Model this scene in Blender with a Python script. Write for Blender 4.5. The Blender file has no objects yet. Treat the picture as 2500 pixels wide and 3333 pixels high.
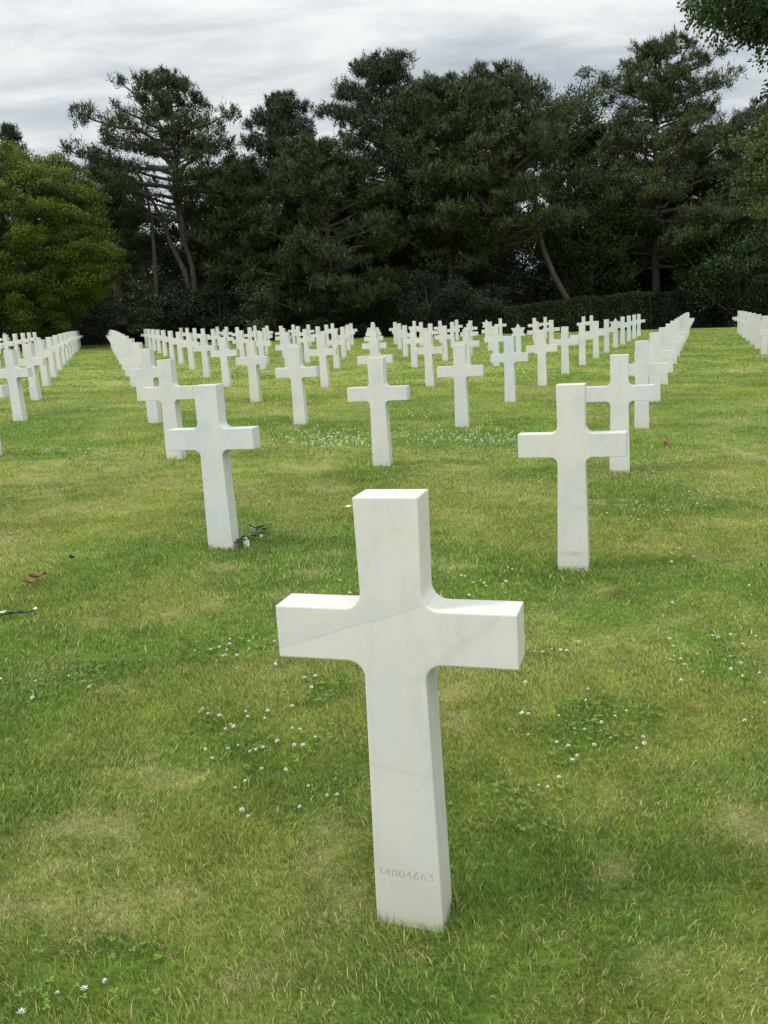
import bpy, bmesh, math, random, zlib
import numpy as np
from mathutils import Vector, Matrix
random.seed(7); RNG=np.random.default_rng(11)
scene=bpy.context.scene; COL=scene.collection
PAR=[2871.68,-0.209479,-0.0602164,0.000223032,-0.00205618,-1.92476,1.37629,1.03063,-0.304616,-0.00169355,3.10898,-0.0355134,0.0135642,-0.30649]
GC=[0.00102911,0.00020669,-8.94017e-05,-2.10621e-05,-5.76995e-07,9.74396e-07,-2.5772e-06]
F=PAR[0]; CAM=np.array(PAR[4:7]); PSI=PAR[13]
# ------------------------------------------------------------------ camera frame
def cam_frame():
    pi,ro,ya=PAR[1:4]
    cy,sy=math.cos(ya),math.sin(ya); cp,sp=math.cos(pi),math.sin(pi)
    fwd=np.array([-sy*cp,cy*cp,sp]); right=np.array([cy,sy,0.]); up=np.cross(right,fwd)
    cr,sr=math.cos(ro),math.sin(ro)
    return fwd,cr*right+sr*up,-sr*right+cr*up
FWD,RGT,UPV=cam_frame()
def ray(X,Y):
    return FWD+RGT*(X-1250)/F+UPV*(1666.5-Y)/F
def at(X,Y,D):
    d=ray(X,Y); return CAM+d*(D/d[1])
def project(W):
    d=np.asarray(W)-CAM; z=d@FWD
    return 1250+F*(d@RGT)/z,1666.5-F*(d@UPV)/z
# ------------------------------------------------------------------ terrain
def smooth(a,b,x):
    t=np.clip((x-a)/(b-a),0,1); return t*t*(3-2*t)
def lattice(u,v):
    x=u*PAR[7]+v*PAR[9]; y=u*PAR[8]+v*PAR[10]
    if u-v>=2: x+=.07
    if u+v<=-2: x-=.03
    return x,y
BUMPS=[(0,0,-.075),(-1,1,0.0),(1,1,-.022),(0,2,.017),(-2,2,.032),(2,2,.003),(-3,3,.003),(-1,3,.007),(3,3,-.007)]
BUMPS=[(*lattice(u,v),h) for u,v,h in BUMPS]
def poly(x,y):
    x=np.clip(x,-26,26); y=np.clip(y,-4,56)
    return PAR[11]*x+PAR[12]*y+GC[0]*x*x+GC[1]*x*y+GC[2]*y*y+GC[3]*x*x*y+GC[4]*x*y*y+GC[5]*y**3+GC[6]*x**3
NX,NY=.2834,.959
def gz(x,y):
    x=np.asarray(x,float); y=np.asarray(y,float)
    z=poly(x,y)
    s=NX*x+NY*y
    zh=.62-.0315*np.clip(x,-30,45)*1.0
    zh=np.where(x>8,zh+.004*(x-8),zh)
    w=smooth(43.5,53,s)
    z=z*(1-w)+zh*w
    for bx,by,h in BUMPS:
        z=z+h*np.exp(-((x-bx)**2+(y-by)**2)/.9)
    z=z+.006*np.sin(x*2.1+1.3*np.sin(y*1.3))*np.cos(y*1.7+.6*x)
    return z-.012
def ground_hit(X,Y):
    d=ray(X,Y); t=np.concatenate([np.arange(.5,12,.01),np.arange(12,80,.05)])
    q=CAM+t[:,None]*d
    g=q[:,2]<gz(q[:,0],q[:,1])
    i=int(np.argmax(g)) if g.any() else len(t)-1
    return q[i]
# ------------------------------------------------------------------ numpy noise
_tab=RNG.random((256,256))
def vnoise(x,y,s,seed=0):
    x=np.asarray(x)*s+seed*17.3; y=np.asarray(y)*s+seed*31.7
    i=np.floor(x).astype(int); j=np.floor(y).astype(int); fx=x-i; fy=y-j
    fx=fx*fx*(3-2*fx); fy=fy*fy*(3-2*fy)
    g=lambda a,b:_tab[a&255,b&255]
    return (g(i,j)*(1-fx)+g(i+1,j)*fx)*(1-fy)+(g(i,j+1)*(1-fx)+g(i+1,j+1)*fx)*fy
def fbm(x,y,s,seed=0,o=4):
    a=0;w=1;t=0
    for k in range(o):
        a=a+w*vnoise(x,y,s*2**k,seed+k*3); t+=w; w*=.55
    return a/t
# dry and clover patches on the lawn: centre px of photo width, half sizes
V=2500/1659
DRY=[(1310,1085,70,9,1.0),(1300,1272,45,9,.9),(480,1224,70,8,.8),(700,1238,60,7,.7),(340,1330,60,14,.9),(460,1300,60,12,.8),(215,1345,60,12,.6),
 (390,1690,90,30,.8),(720,1830,60,50,.9),(740,1935,50,45,.9),(300,1650,120,40,.5),(1190,1335,60,25,.6),(1390,1372,60,12,.6),(985,1490,50,60,.8),
 (1640,1430,60,40,.9),(1640,985,60,20,.7),(1630,1800,60,70,.7),(1320,1885,70,25,.7),(180,1800,120,70,.8),(60,1960,120,60,.6),(330,1960,160,60,.6),(1000,1110,60,10,.6),
 (1000,1230,70,10,.4),(720,1055,70,9,.5),(270,1490,60,18,.6),(90,1010,60,8,.7),(230,1000,80,8,.5),(1210,1060,50,8,.4),(1560,1080,80,14,.5),(640,1290,60,10,.5),
 (120,1060,120,14,.4),(150,1200,90,10,.4),(1290,1395,60,14,.5),(1560,1215,90,14,.4),(1390,2070,110,40,.4),(520,2120,120,40,.4),(900,2060,60,25,.6),(640,1010,60,8,.5),
 (850,790,160,5,.5),(560,800,160,5,.5),(1500,820,120,5,.5),(1600,905,120,7,.5),(990,815,60,5,.6),(1180,860,70,5,.4)]
CLO=[(500,1405,70,35,1),(130,1485,90,28,1),(560,1620,130,60,.9),(1270,1560,130,50,.9),(1560,1420,80,50,.8),(1180,1690,110,50,.7),(760,945,160,22,1),(1000,945,150,22,1),
 (110,985,80,10,.8),(1540,1100,120,20,.6),(110,2080,170,80,.9),(700,1500,60,50,.5),(320,1213,25,8,1),(1450,1150,120,20,.4),(1230,1250,80,12,.5),(1130,1780,80,40,.5),(230,1440,60,14,.5),
 (650,790,60,4,.6),(900,1000,140,14,.5)]
def spots(L):
    out=[]
    for X,Y,w,h,a in L:
        c=ground_hit(X*V,Y*V); l=ground_hit((X+w)*V,Y*V); t=ground_hit(X*V,(Y-h)*V)
        sc=1 if L is CLO_PX else .78
        out.append((c[0],c[1],abs(l[0]-c[0])*sc,max(abs(t[1]-c[1]),.05),a if L is CLO_PX else a*.85))
    return out
CLO_PX=CLO; DRY=spots(DRY); CLO=spots(CLO)
def field(L,x,y,seed):
    f=np.zeros_like(x)
    for cx,cy,w,h,a in L:
        q=((x-cx)/w)**2+((y-cy)/h)**2
        f=np.maximum(f,a*np.exp(-q*.9))
    n=fbm(x,y,2.6,seed)
    n2=fbm(x,y,11,seed+2,3); return np.clip(f*(.1+1.9*n)*(.15+1.7*smooth(.38,.62,n2)),0,1)
def lawn_state(x,y):
    dry=field(DRY,x,y,3)
    big=fbm(x,y,.55,21); mid=fbm(x,y,2.2,31)
    dry=np.clip(dry*1.2+.55*smooth(.46,.72,mid*.6+big*.4)*(.3+1.2*fbm(x,y,9,91,3)),0,1)
    clo=np.clip(field(CLO,x,y,8)*1.3,0,1)
    yel=smooth(.35,.7,fbm(x,y,.9,44))
    return dry*(1-.6*clo),clo,yel
GREEN=np.array([.160,.262,.038]); YGREEN=np.array([.285,.340,.068]); STRAW=np.array([.60,.50,.24]); CLOVER=np.array([.120,.235,.026])
def lawn_colour(x,y,per=None):
    dry,clo,yel=lawn_state(x,y)
    c=GREEN*(1-yel)[:,None]+YGREEN*yel[:,None]
    c=c*(1-clo*.75)[:,None]+CLOVER*(clo*.75)[:,None]
    c=c*(.80+.42*fbm(x,y,7.5,52,3))[:,None]*(.86+.28*fbm(x,y,1.6,57,3))[:,None]
    if per is None:
        k=np.clip(dry*.42,0,1)
        c=c*(1-k)[:,None]+STRAW*k[:,None]*.85
    else:
        isdry=per<(.10+dry*.52)
        j=RNG.random(len(x))
        c=c*(.42+1.2*RNG.random(len(x))**1.25)[:,None]*np.stack([1+.25*(j-.5),np.ones_like(j),1-.3*(j-.5)],1)
        s=STRAW*(.6+.6*RNG.random(len(x)))[:,None]
        c=np.where(isdry[:,None],s,c)
    return c
# ------------------------------------------------------------------ mesh helpers
def tag(o,label=None,cat=None,group=None,kind=None):
    if label: o['label']=label
    if cat: o['category']=cat
    if group: o['group']=group
    if kind: o['kind']=kind
    return o
def empty(name,loc):
    o=bpy.data.objects.new(name,None); COL.objects.link(o); o.location=[float(c) for c in loc]; o.empty_display_size=.3; return o
def link(name,me,mat=None,parent=None,loc=None):
    o=bpy.data.objects.new(name,me); COL.objects.link(o)
    if mat is not None:
        for m in (mat if isinstance(mat,(list,tuple)) else [mat]): me.materials.append(m)
    if parent: o.parent=parent
    if loc is not None: o.location=[float(c) for c in loc]
    return o
def npmesh(name,verts,faces,tone=None,color=None,smoothf=False):
    verts=np.ascontiguousarray(verts,np.float32); faces=np.ascontiguousarray(faces,np.int32)
    k=faces.shape[1]; me=bpy.data.meshes.new(name)
    me.vertices.add(len(verts)); me.vertices.foreach_set('co',verts.ravel())
    me.loops.add(faces.size); me.loops.foreach_set('vertex_index',faces.ravel())
    me.polygons.add(len(faces)); me.polygons.foreach_set('loop_start',np.arange(0,faces.size,k,dtype=np.int32))
    if smoothf: me.polygons.foreach_set('use_smooth',np.ones(len(faces),bool))
    if tone is not None:
        a=me.attributes.new('tone','FLOAT','POINT'); a.data.foreach_set('value',np.ascontiguousarray(tone,np.float32))
    if color is not None:
        a=me.attributes.new('tint','FLOAT_COLOR','POINT')
        c=np.ones((len(verts),4),np.float32); c[:,:3]=color; a.data.foreach_set('color',c.ravel())
    me.update(calc_edges=True); return me
def unit(a): return a/np.maximum(np.linalg.norm(a,axis=1,keepdims=True),1e-9)
def needles(P,D,L,W,tone):
    s=unit(np.cross(D,RNG.normal(size=D.shape)))*(W/2)[:,None]
    n=len(P); v=np.stack([P-s,P+s,P+D*L[:,None]],1).reshape(-1,3)
    return v,np.arange(3*n).reshape(n,3),np.repeat(tone,3)
def leaves(P,D,L,W,tone):
    s=unit(np.cross(D,RNG.normal(size=D.shape)))*(W/2)[:,None]; n=len(P); dl=D*L[:,None]
    v=np.stack([P,P+dl*.45+s,P+dl,P+dl*.45-s],1).reshape(-1,3)
    return v,np.arange(4*n).reshape(n,4),np.repeat(tone,4)
def tube(pts,rad,seg=8,jit=0):
    pts=np.asarray(pts,float); rad=np.asarray(rad,float); n=len(pts)
    T=np.gradient(pts,axis=0); T=unit(T); ref=np.array([.31,.95,.05]) if abs(T[0][2])>.6 else np.array([0,0,1.])
    A=unit(np.cross(T,ref)); B=np.cross(T,A); a=np.linspace(0,2*math.pi,seg,endpoint=False)
    r=rad[:,None]*(1+jit*(RNG.random((n,seg))-.5))
    v=pts[:,None]+r[...,None]*(np.cos(a)[None,:,None]*A[:,None]+np.sin(a)[None,:,None]*B[:,None])
    f=[]
    for i in range(n-1):
        for j in range(seg): f.append((i*seg+j,i*seg+(j+1)%seg,(i+1)*seg+(j+1)%seg,(i+1)*seg+j))
    return v.reshape(-1,3),np.array(f)
def merge(parts):
    V_=[];F_=[];o=0
    for v,f in parts: V_.append(v);F_.append(f+o);o+=len(v)
    return np.concatenate(V_),np.concatenate(F_)
# ------------------------------------------------------------------ materials
def mat(name):
    m=bpy.data.materials.new(name); m.use_nodes=True; nt=m.node_tree; b=nt.nodes['Principled BSDF']; return m,nt,b
def N(nt,t,**k):
    n=nt.nodes.new(t)
    for a,b in k.items():
        if a in n.inputs: n.inputs[a].default_value=b
        else: setattr(n,a,b)
    return n
def mix(nt,fac,a,b,mode='MIX'):
    n=nt.nodes.new('ShaderNodeMix'); n.data_type='RGBA'; n.blend_type=mode
    def s(i,v):
        if hasattr(v,'is_linked') or hasattr(v,'links'): nt.links.new(v,n.inputs[i])
        else: n.inputs[i].default_value=v if not isinstance(v,(tuple,list)) else (*v,1) if len(v)==3 else v
    s(0,fac); s(6,a); s(7,b); return n.outputs[2]
def math_(nt,op,a,b=None,c=None,clamp=False):
    n=nt.nodes.new('ShaderNodeMath'); n.operation=op; n.use_clamp=clamp
    for i,v in enumerate((a,b,c)):
        if v is None: continue
        if hasattr(v,'links'): nt.links.new(v,n.inputs[i])
        else: n.inputs[i].default_value=v
    return n.outputs[0]
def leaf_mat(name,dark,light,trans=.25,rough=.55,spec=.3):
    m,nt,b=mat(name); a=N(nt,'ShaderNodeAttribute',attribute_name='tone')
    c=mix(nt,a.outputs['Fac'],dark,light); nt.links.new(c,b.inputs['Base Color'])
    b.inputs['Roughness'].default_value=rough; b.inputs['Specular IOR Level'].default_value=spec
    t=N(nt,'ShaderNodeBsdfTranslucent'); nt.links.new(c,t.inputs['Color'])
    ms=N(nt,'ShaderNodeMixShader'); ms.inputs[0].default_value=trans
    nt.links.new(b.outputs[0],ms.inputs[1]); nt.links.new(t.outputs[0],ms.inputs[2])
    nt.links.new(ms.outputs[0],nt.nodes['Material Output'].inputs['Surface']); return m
def bark_mat(name,c1,c2):
    m,nt,b=mat(name); tc=N(nt,'ShaderNodeTexCoord'); mp=N(nt,'ShaderNodeMapping'); mp.inputs['Scale'].default_value=(6,6,1.3)
    nz=N(nt,'ShaderNodeTexNoise',Scale=1.6,Detail=8.0,Roughness=.7); nt.links.new(tc.outputs['Object'],mp.inputs[0]); nt.links.new(mp.outputs[0],nz.inputs['Vector'])
    r=N(nt,'ShaderNodeMapRange'); r.inputs[1].default_value=.35; r.inputs[2].default_value=.65; nt.links.new(nz.outputs['Fac'],r.inputs[0])
    nt.links.new(mix(nt,r.outputs[0],c1,c2),b.inputs['Base Color']); b.inputs['Roughness'].default_value=.9
    bp=N(nt,'ShaderNodeBump',Strength=.8,Distance=.05); nt.links.new(nz.outputs['Fac'],bp.inputs['Height']); nt.links.new(bp.outputs[0],b.inputs['Normal']); return m
def grass_mat():
    m,nt,b=mat('grass_blades'); a=N(nt,'ShaderNodeAttribute',attribute_name='tint')
    nt.links.new(a.outputs['Color'],b.inputs['Base Color']); b.inputs['Roughness'].default_value=.5; b.inputs['Specular IOR Level'].default_value=.35
    t=N(nt,'ShaderNodeBsdfTranslucent'); nt.links.new(a.outputs['Color'],t.inputs['Color'])
    ms=N(nt,'ShaderNodeMixShader'); ms.inputs[0].default_value=.3
    nt.links.new(b.outputs[0],ms.inputs[1]); nt.links.new(t.outputs[0],ms.inputs[2]); nt.links.new(ms.outputs[0],nt.nodes['Material Output'].inputs['Surface']); return m
def lawn_mat():
    m,nt,b=mat('lawn_turf'); a=N(nt,'ShaderNodeAttribute',attribute_name='tint'); tc=N(nt,'ShaderNodeTexCoord')
    n1=N(nt,'ShaderNodeTexNoise',Scale=38.0,Detail=6.0,Roughness=.75); nt.links.new(tc.outputs['Object'],n1.inputs['Vector'])
    n2=N(nt,'ShaderNodeTexNoise',Scale=7.0,Detail=5.0,Roughness=.65); nt.links.new(tc.outputs['Object'],n2.inputs['Vector'])
    r1=N(nt,'ShaderNodeMapRange'); r1.inputs[1].default_value=.3; r1.inputs[2].default_value=.7; r1.inputs[3].default_value=.55; r1.inputs[4].default_value=1.4; nt.links.new(n1.outputs['Fac'],r1.inputs[0])
    r2=N(nt,'ShaderNodeMapRange'); r2.inputs[1].default_value=.3; r2.inputs[2].default_value=.7; r2.inputs[3].default_value=.75; r2.inputs[4].default_value=1.25; nt.links.new(n2.outputs['Fac'],r2.inputs[0])
    k=math_(nt,'MULTIPLY',r1.outputs[0],r2.outputs[0])
    v=N(nt,'ShaderNodeVectorMath',operation='SCALE'); nt.links.new(a.outputs['Color'],v.inputs[0]); nt.links.new(k,v.inputs['Scale'])
    nt.links.new(v.outputs[0],b.inputs['Base Color']); b.inputs['Roughness'].default_value=.9; b.inputs['Specular IOR Level'].default_value=.15
    bp=N(nt,'ShaderNodeBump',Strength=1.0,Distance=.03); nt.links.new(n1.outputs['Fac'],bp.inputs['Height']); nt.links.new(bp.outputs[0],b.inputs['Normal']); return m
def marble_mat(name,front=False):
    m,nt,b=mat(name); tc=N(nt,'ShaderNodeTexCoord'); oi=N(nt,'ShaderNodeObjectInfo')
    off=N(nt,'ShaderNodeVectorMath',operation='SCALE'); cx=N(nt,'ShaderNodeCombineXYZ'); nt.links.new(oi.outputs['Random'],cx.inputs[0]); nt.links.new(oi.outputs['Random'],cx.inputs[2])
    nt.links.new(cx.outputs[0],off.inputs[0]); off.inputs['Scale'].default_value=37.0
    add=N(nt,'ShaderNodeVectorMath',operation='ADD'); nt.links.new(tc.outputs['Object'],add.inputs[0]); nt.links.new(off.outputs[0],add.inputs[1])
    P=add.outputs[0]
    # tilted, warped veins
    mp=N(nt,'ShaderNodeMapping'); mp.inputs['Rotation'].default_value=(0,.7,.2); mp.inputs['Scale'].default_value=(2.6,2.6,.9); nt.links.new(P,mp.inputs[0])
    nz=N(nt,'ShaderNodeTexNoise',Scale=1.6,Detail=5.0,Roughness=.55,Distortion=1.2); nt.links.new(mp.outputs[0],nz.inputs['Vector'])
    ridge=math_(nt,'ABSOLUTE',math_(nt,'SUBTRACT',nz.outputs['Fac'],.5))
    vein=math_(nt,'SUBTRACT',1.0,math_(nt,'MULTIPLY',ridge,26.0),clamp=True)
    cl=N(nt,'ShaderNodeTexNoise',Scale=3.2,Detail=4.0,Roughness=.6); nt.links.new(P,cl.inputs['Vector'])
    mask=N(nt,'ShaderNodeMapRange'); mask.inputs[1].default_value=.42; mask.inputs[2].default_value=.68; nt.links.new(cl.outputs['Fac'],mask.inputs[0])
    cream=(.590,.578,.530); cool=(.510,.535,.540)
    c=mix(nt,mask.outputs[0],cream,cool)
    c=mix(nt,1.0,c,oi.outputs['Color'],'MULTIPLY')
    vf=math_(nt,'MULTIPLY',vein,math_(nt,'MULTIPLY',mask.outputs[0],.5))
    c=mix(nt,vf,c,(.42,.44,.44))
    # brownish stain low on the stone
    sx=N(nt,'ShaderNodeSeparateXYZ'); nt.links.new(tc.outputs['Object'],sx.inputs[0])
    low=N(nt,'ShaderNodeMapRange'); low.inputs[1].default_value=.12; low.inputs[2].default_value=-.05; low.inputs[3].default_value=0; low.inputs[4].default_value=.75; nt.links.new(sx.outputs['Z'],low.inputs[0])
    dn=N(nt,'ShaderNodeTexNoise',Scale=14.0,Detail=5.0); nt.links.new(P,dn.inputs['Vector'])
    c=mix(nt,math_(nt,'MULTIPLY',low.outputs[0],dn.outputs['Fac']),c,(.42,.36,.24))
    # weather streaks running down the stone, and warm clouding
    sm=N(nt,'ShaderNodeMapping'); sm.inputs['Scale'].default_value=(26,26,1.6); nt.links.new(P,sm.inputs[0])
    sn=N(nt,'ShaderNodeTexNoise',Scale=1.0,Detail=4.0,Roughness=.6); nt.links.new(sm.outputs[0],sn.inputs['Vector'])
    sr=N(nt,'ShaderNodeMapRange'); sr.inputs[1].default_value=.52; sr.inputs[2].default_value=.78; sr.inputs[4].default_value=.30; nt.links.new(sn.outputs['Fac'],sr.inputs[0])
    c=mix(nt,sr.outputs[0],c,(.42,.42,.38))
    wn=N(nt,'ShaderNodeTexNoise',Scale=5.5,Detail=5.0,Roughness=.65,Distortion=.8); nt.links.new(P,wn.inputs['Vector'])
    wr=N(nt,'ShaderNodeMapRange'); wr.inputs[1].default_value=.50; wr.inputs[2].default_value=.75; wr.inputs[4].default_value=.45; nt.links.new(wn.outputs['Fac'],wr.inputs[0])
    c=mix(nt,wr.outputs[0],c,(.56,.515,.42))
    # tiny pits
    vo=N(nt,'ShaderNodeTexNoise',Scale=55.0,Detail=3.0); nt.links.new(P,vo.inputs['Vector'])
    pit=N(nt,'ShaderNodeMapRange'); pit.inputs[1].default_value=.74; pit.inputs[2].default_value=.80; nt.links.new(vo.outputs['Fac'],pit.inputs[0])
    c=mix(nt,math_(nt,'MULTIPLY',pit.outputs[0],.5),c,(.3,.29,.25))
    if front:
        wob=N(nt,'ShaderNodeTexNoise',Scale=5.0,Detail=4.0); nt.links.new(tc.outputs['Object'],wob.inputs['Vector'])
        z=math_(nt,'ADD',sx.outputs['Z'],math_(nt,'MULTIPLY',math_(nt,'SUBTRACT',wob.outputs['Fac'],.5),.02))
        def line(slope,z0,w,lo,hi,amt,col,c):
            d=math_(nt,'SUBTRACT',z,math_(nt,'ADD',math_(nt,'MULTIPLY',sx.outputs['X'],slope),z0))
            k=math_(nt,'SUBTRACT',1.0,math_(nt,'DIVIDE',math_(nt,'ABSOLUTE',d),w),clamp=True)
            g=math_(nt,'MULTIPLY',math_(nt,'GREATER_THAN',sx.outputs['X'],lo),math_(nt,'LESS_THAN',sx.outputs['X'],hi))
            return mix(nt,math_(nt,'MULTIPLY',math_(nt,'MULTIPLY',k,g),amt),c,col),d
        c,d=line(.33,.725,.0022,-.3,.085,.55,(.36,.35,.30),c)
        ab=N(nt,'ShaderNodeMapRange'); ab.inputs[1].default_value=0; ab.inputs[2].default_value=.06; ab.inputs[3].default_value=.5; ab.inputs[4].default_value=0; nt.links.new(d,ab.inputs[0])
        g=math_(nt,'MULTIPLY',math_(nt,'GREATER_THAN',d,0.0),math_(nt,'LESS_THAN',sx.outputs['X'],.07))
        c=mix(nt,math_(nt,'MULTIPLY',ab.outputs[0],g),c,(.455,.485,.50))
        c,_=line(-.16,.335,.010,-.09,.09,.30,(.40,.40,.38),c)
        c,_=line(.8,.53,.022,.03,.25,.22,(.40,.40,.37),c)
    nt.links.new(c,b.inputs['Base Color']); b.inputs['Roughness'].default_value=.42; b.inputs['Specular IOR Level'].default_value=.35
    b.inputs['Subsurface Weight'].default_value=.12; b.inputs['Subsurface Radius'].default_value=(.02,.018,.014); b.inputs['Subsurface Scale'].default_value=.35
    bp=N(nt,'ShaderNodeBump',Strength=.12,Distance=.004); nt.links.new(vo.outputs['Fac'],bp.inputs['Height']); nt.links.new(bp.outputs[0],b.inputs['Normal'])
    return m
def plain(name,c,rough=.6,c2=None,sc=20.,trans=0):
    m,nt,b=mat(name); b.inputs['Roughness'].default_value=rough
    tc=N(nt,'ShaderNodeTexCoord'); nz=N(nt,'ShaderNodeTexNoise',Scale=sc,Detail=4.0); nt.links.new(tc.outputs['Object'],nz.inputs['Vector'])
    nt.links.new(mix(nt,nz.outputs['Fac'],c,c2 or tuple(v*.7 for v in c)),b.inputs['Base Color']); return m
M_GRASS=grass_mat(); M_LAWN=lawn_mat(); M_MARBLE=marble_mat('white_marble'); M_MARBLE_F=marble_mat('white_marble_veined',True)
M_PINE=leaf_mat('pine_needles_dark',(.006,.014,.004),(.046,.068,.014),.08)
M_PINE2=leaf_mat('pine_needles_olive',(.008,.015,.004),(.062,.082,.020),.08)
M_PINE3=leaf_mat('pine_needles_blue',(.005,.012,.005),(.034,.058,.018),.08)
M_DEC=leaf_mat('broad_leaves_dark',(.008,.018,.005),(.040,.072,.014),.12)
M_DEC2=leaf_mat('broad_leaves_mid',(.016,.034,.010),(.085,.125,.030),.2)
M_DEC3=leaf_mat('broad_leaves_light',(.025,.050,.012),(.14,.18,.045),.25)
M_HORN=leaf_mat('broad_leaves_yellow_green',(.009,.028,.005),(.175,.225,.020),.17)
M_SHRUB=leaf_mat('shrub_leaves',(.007,.016,.008),(.030,.050,.022),.10,.45,.35)
M_SHRUB2=leaf_mat('shrub_leaves_pale',(.018,.034,.014),(.105,.135,.065),.15,.4,.5)
M_NEAR=leaf_mat('near_tree_leaves',(.014,.034,.010),(.075,.12,.030),.2,.42,.5)
M_BARK=bark_mat('pine_bark',(.032,.027,.021),(.095,.078,.062)); M_BARK2=bark_mat('grey_bark',(.05,.045,.036),(.13,.115,.095))
M_CLOVER=leaf_mat('clover_leaves',(.075,.150,.022),(.17,.29,.045),.2)
M_PETAL=plain('clover_petals',(.82,.82,.74),.7,(.62,.60,.52),200.); M_STEM=plain('green_stem',(.10,.17,.05),.6)
M_ROSE=plain('white_rose_petals',(.84,.83,.76),.5,(.72,.70,.58),30.); M_RLEAF=plain('rose_leaf_green',(.02,.055,.02),.35,(.05,.10,.04),40.)
M_DRYLEAF=plain('dry_leaf_brown',(.27,.155,.06),.9,(.10,.06,.03),60.); M_SOIL=plain('forest_soil',(.035,.03,.02),.95,(.02,.018,.012),3.)
M_DARKBIT=plain('dark_debris',(.02,.022,.02),.8); M_PALEBIT=plain('pale_petal',(.72,.70,.58),.6)
# ------------------------------------------------------------------ ground sheet
def build_ground():
    def axis(lo,hi,f):
        a=[lo]
        while a[-1]<hi: a.append(a[-1]+f(a[-1]))
        return np.array(a)
    ys=axis(-6,55,lambda y:.055 if -2<y<6 else .12 if y<14 else .3 if y>0 else .4)
    ys=np.concatenate([ys,[56,58,62,70,85,110,160,260,420,700]])
    xp=axis(0,60,lambda x:.06 if x<3.5 else .2 if x<12 else .6)
    xp=np.concatenate([xp,[70,90,130,200,320,520,800]]); xs=np.concatenate([-xp[:0:-1],xp])
    X,Y=np.meshgrid(xs,ys); x=X.ravel();y=Y.ravel(); z=gz(x,y)
    ny,nx=X.shape; i=np.arange(ny*nx).reshape(ny,nx)
    f=np.stack([i[:-1,:-1].ravel(),i[:-1,1:].ravel(),i[1:,1:].ravel(),i[1:,:-1].ravel()],1)
    c=lawn_colour(x,y)*(.76+.06*smooth(5,18,y))[:,None]  # dark thatch, with shade between the near blades put into the colour
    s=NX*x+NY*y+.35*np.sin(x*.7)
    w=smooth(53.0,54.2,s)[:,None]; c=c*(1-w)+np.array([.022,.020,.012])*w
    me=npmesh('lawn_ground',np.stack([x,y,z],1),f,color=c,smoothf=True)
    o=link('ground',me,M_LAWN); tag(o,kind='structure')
build_ground()
# ------------------------------------------------------------------ grass blades
CROSS_BASES=[]
def blade_set(y0,y1,dens,hgt,wid,seg):
    # region seen by the camera plus a margin on both sides
    wide=2.6 if y1>2 else 2.1
    n=int(dens*(y1-y0)*((y1+y0+3.85)*.47+2*wide)); 
    d=RNG.random(n); d0=y0+1.925; d1=y1+1.925
    dist=np.sqrt(d0*d0+d*(d1*d1-d0*d0)); half=dist*.47+wide
    x=(RNG.random(n)*2-1)*half; y=dist-1.925
    keep=NX*x+NY*y<53.2
    x=x[keep];y=y[keep];n=len(x)
    cl=fbm(x,y,9,5,2); k=RNG.random(n)<(.35+1.1*cl); x=x[k];y=y[k];n=len(x)
    for bx,by in CROSS_BASES[:12]:
        c,s=math.cos(-PSI),math.sin(-PSI); lx=(x-bx)*c-(y-by)*s; ly=(x-bx)*s+(y-by)*c
        k=~((np.abs(lx)<.085)&(ly>-.004)&(ly<.105)); x=x[k];y=y[k]
    n=len(x); z=gz(x,y)-.004
    dry,clo,yel=lawn_state(x,y); h=hgt*(.45+.9*RNG.random(n))*(1-.45*dry)*(.75+.6*fbm(x,y,1.7,61,2))
    # taller uncut fringe round the nearest stones
    for bx,by in CROSS_BASES[:8]:
        r=np.hypot(x-bx-.02,y-by-.03); h=h*(1+.8*np.exp(-((r-.1)/.045)**2))
    a=fbm(x,y,.8,71,2)*9+RNG.normal(size=n)*1.5; lean=.25+.75*RNG.random(n)
    D=np.stack([np.cos(a),np.sin(a),np.zeros(n)],1)*lean[:,None]; S=np.stack([-np.sin(a),np.cos(a),np.zeros(n)],1)
    yaw=RNG.random(n)*6.28; S=np.stack([np.cos(yaw),np.sin(yaw),np.zeros(n)],1)
    w=wid*(.6+.8*RNG.random(n)); P=np.stack([x,y,z],1); Z=np.array([0,0,1.])
    col=lawn_colour(x,y,RNG.random(n))
    hh=h[:,None]
    if seg==2:
        m=P+Z*hh*.6+D*hh*.28; t=P+Z*hh*.9+D*hh*.95
        v=np.stack([P-S*w[:,None]/2,P+S*w[:,None]/2,m+S*w[:,None]*.42,m-S*w[:,None]*.42,t],1).reshape(-1,3)
        b=(np.arange(n)*5)[:,None]; f=np.concatenate([b+[0,1,2],b+[0,2,3],b+[3,2,4]],1).reshape(-1,3); k=5
    else:
        t=P+Z*hh+D*hh*.7
        v=np.stack([P-S*w[:,None]/2,P+S*w[:,None]/2,t],1).reshape(-1,3); f=np.arange(3*n).reshape(n,3); k=3
    return v,f,np.repeat(col,k,0)
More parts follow.
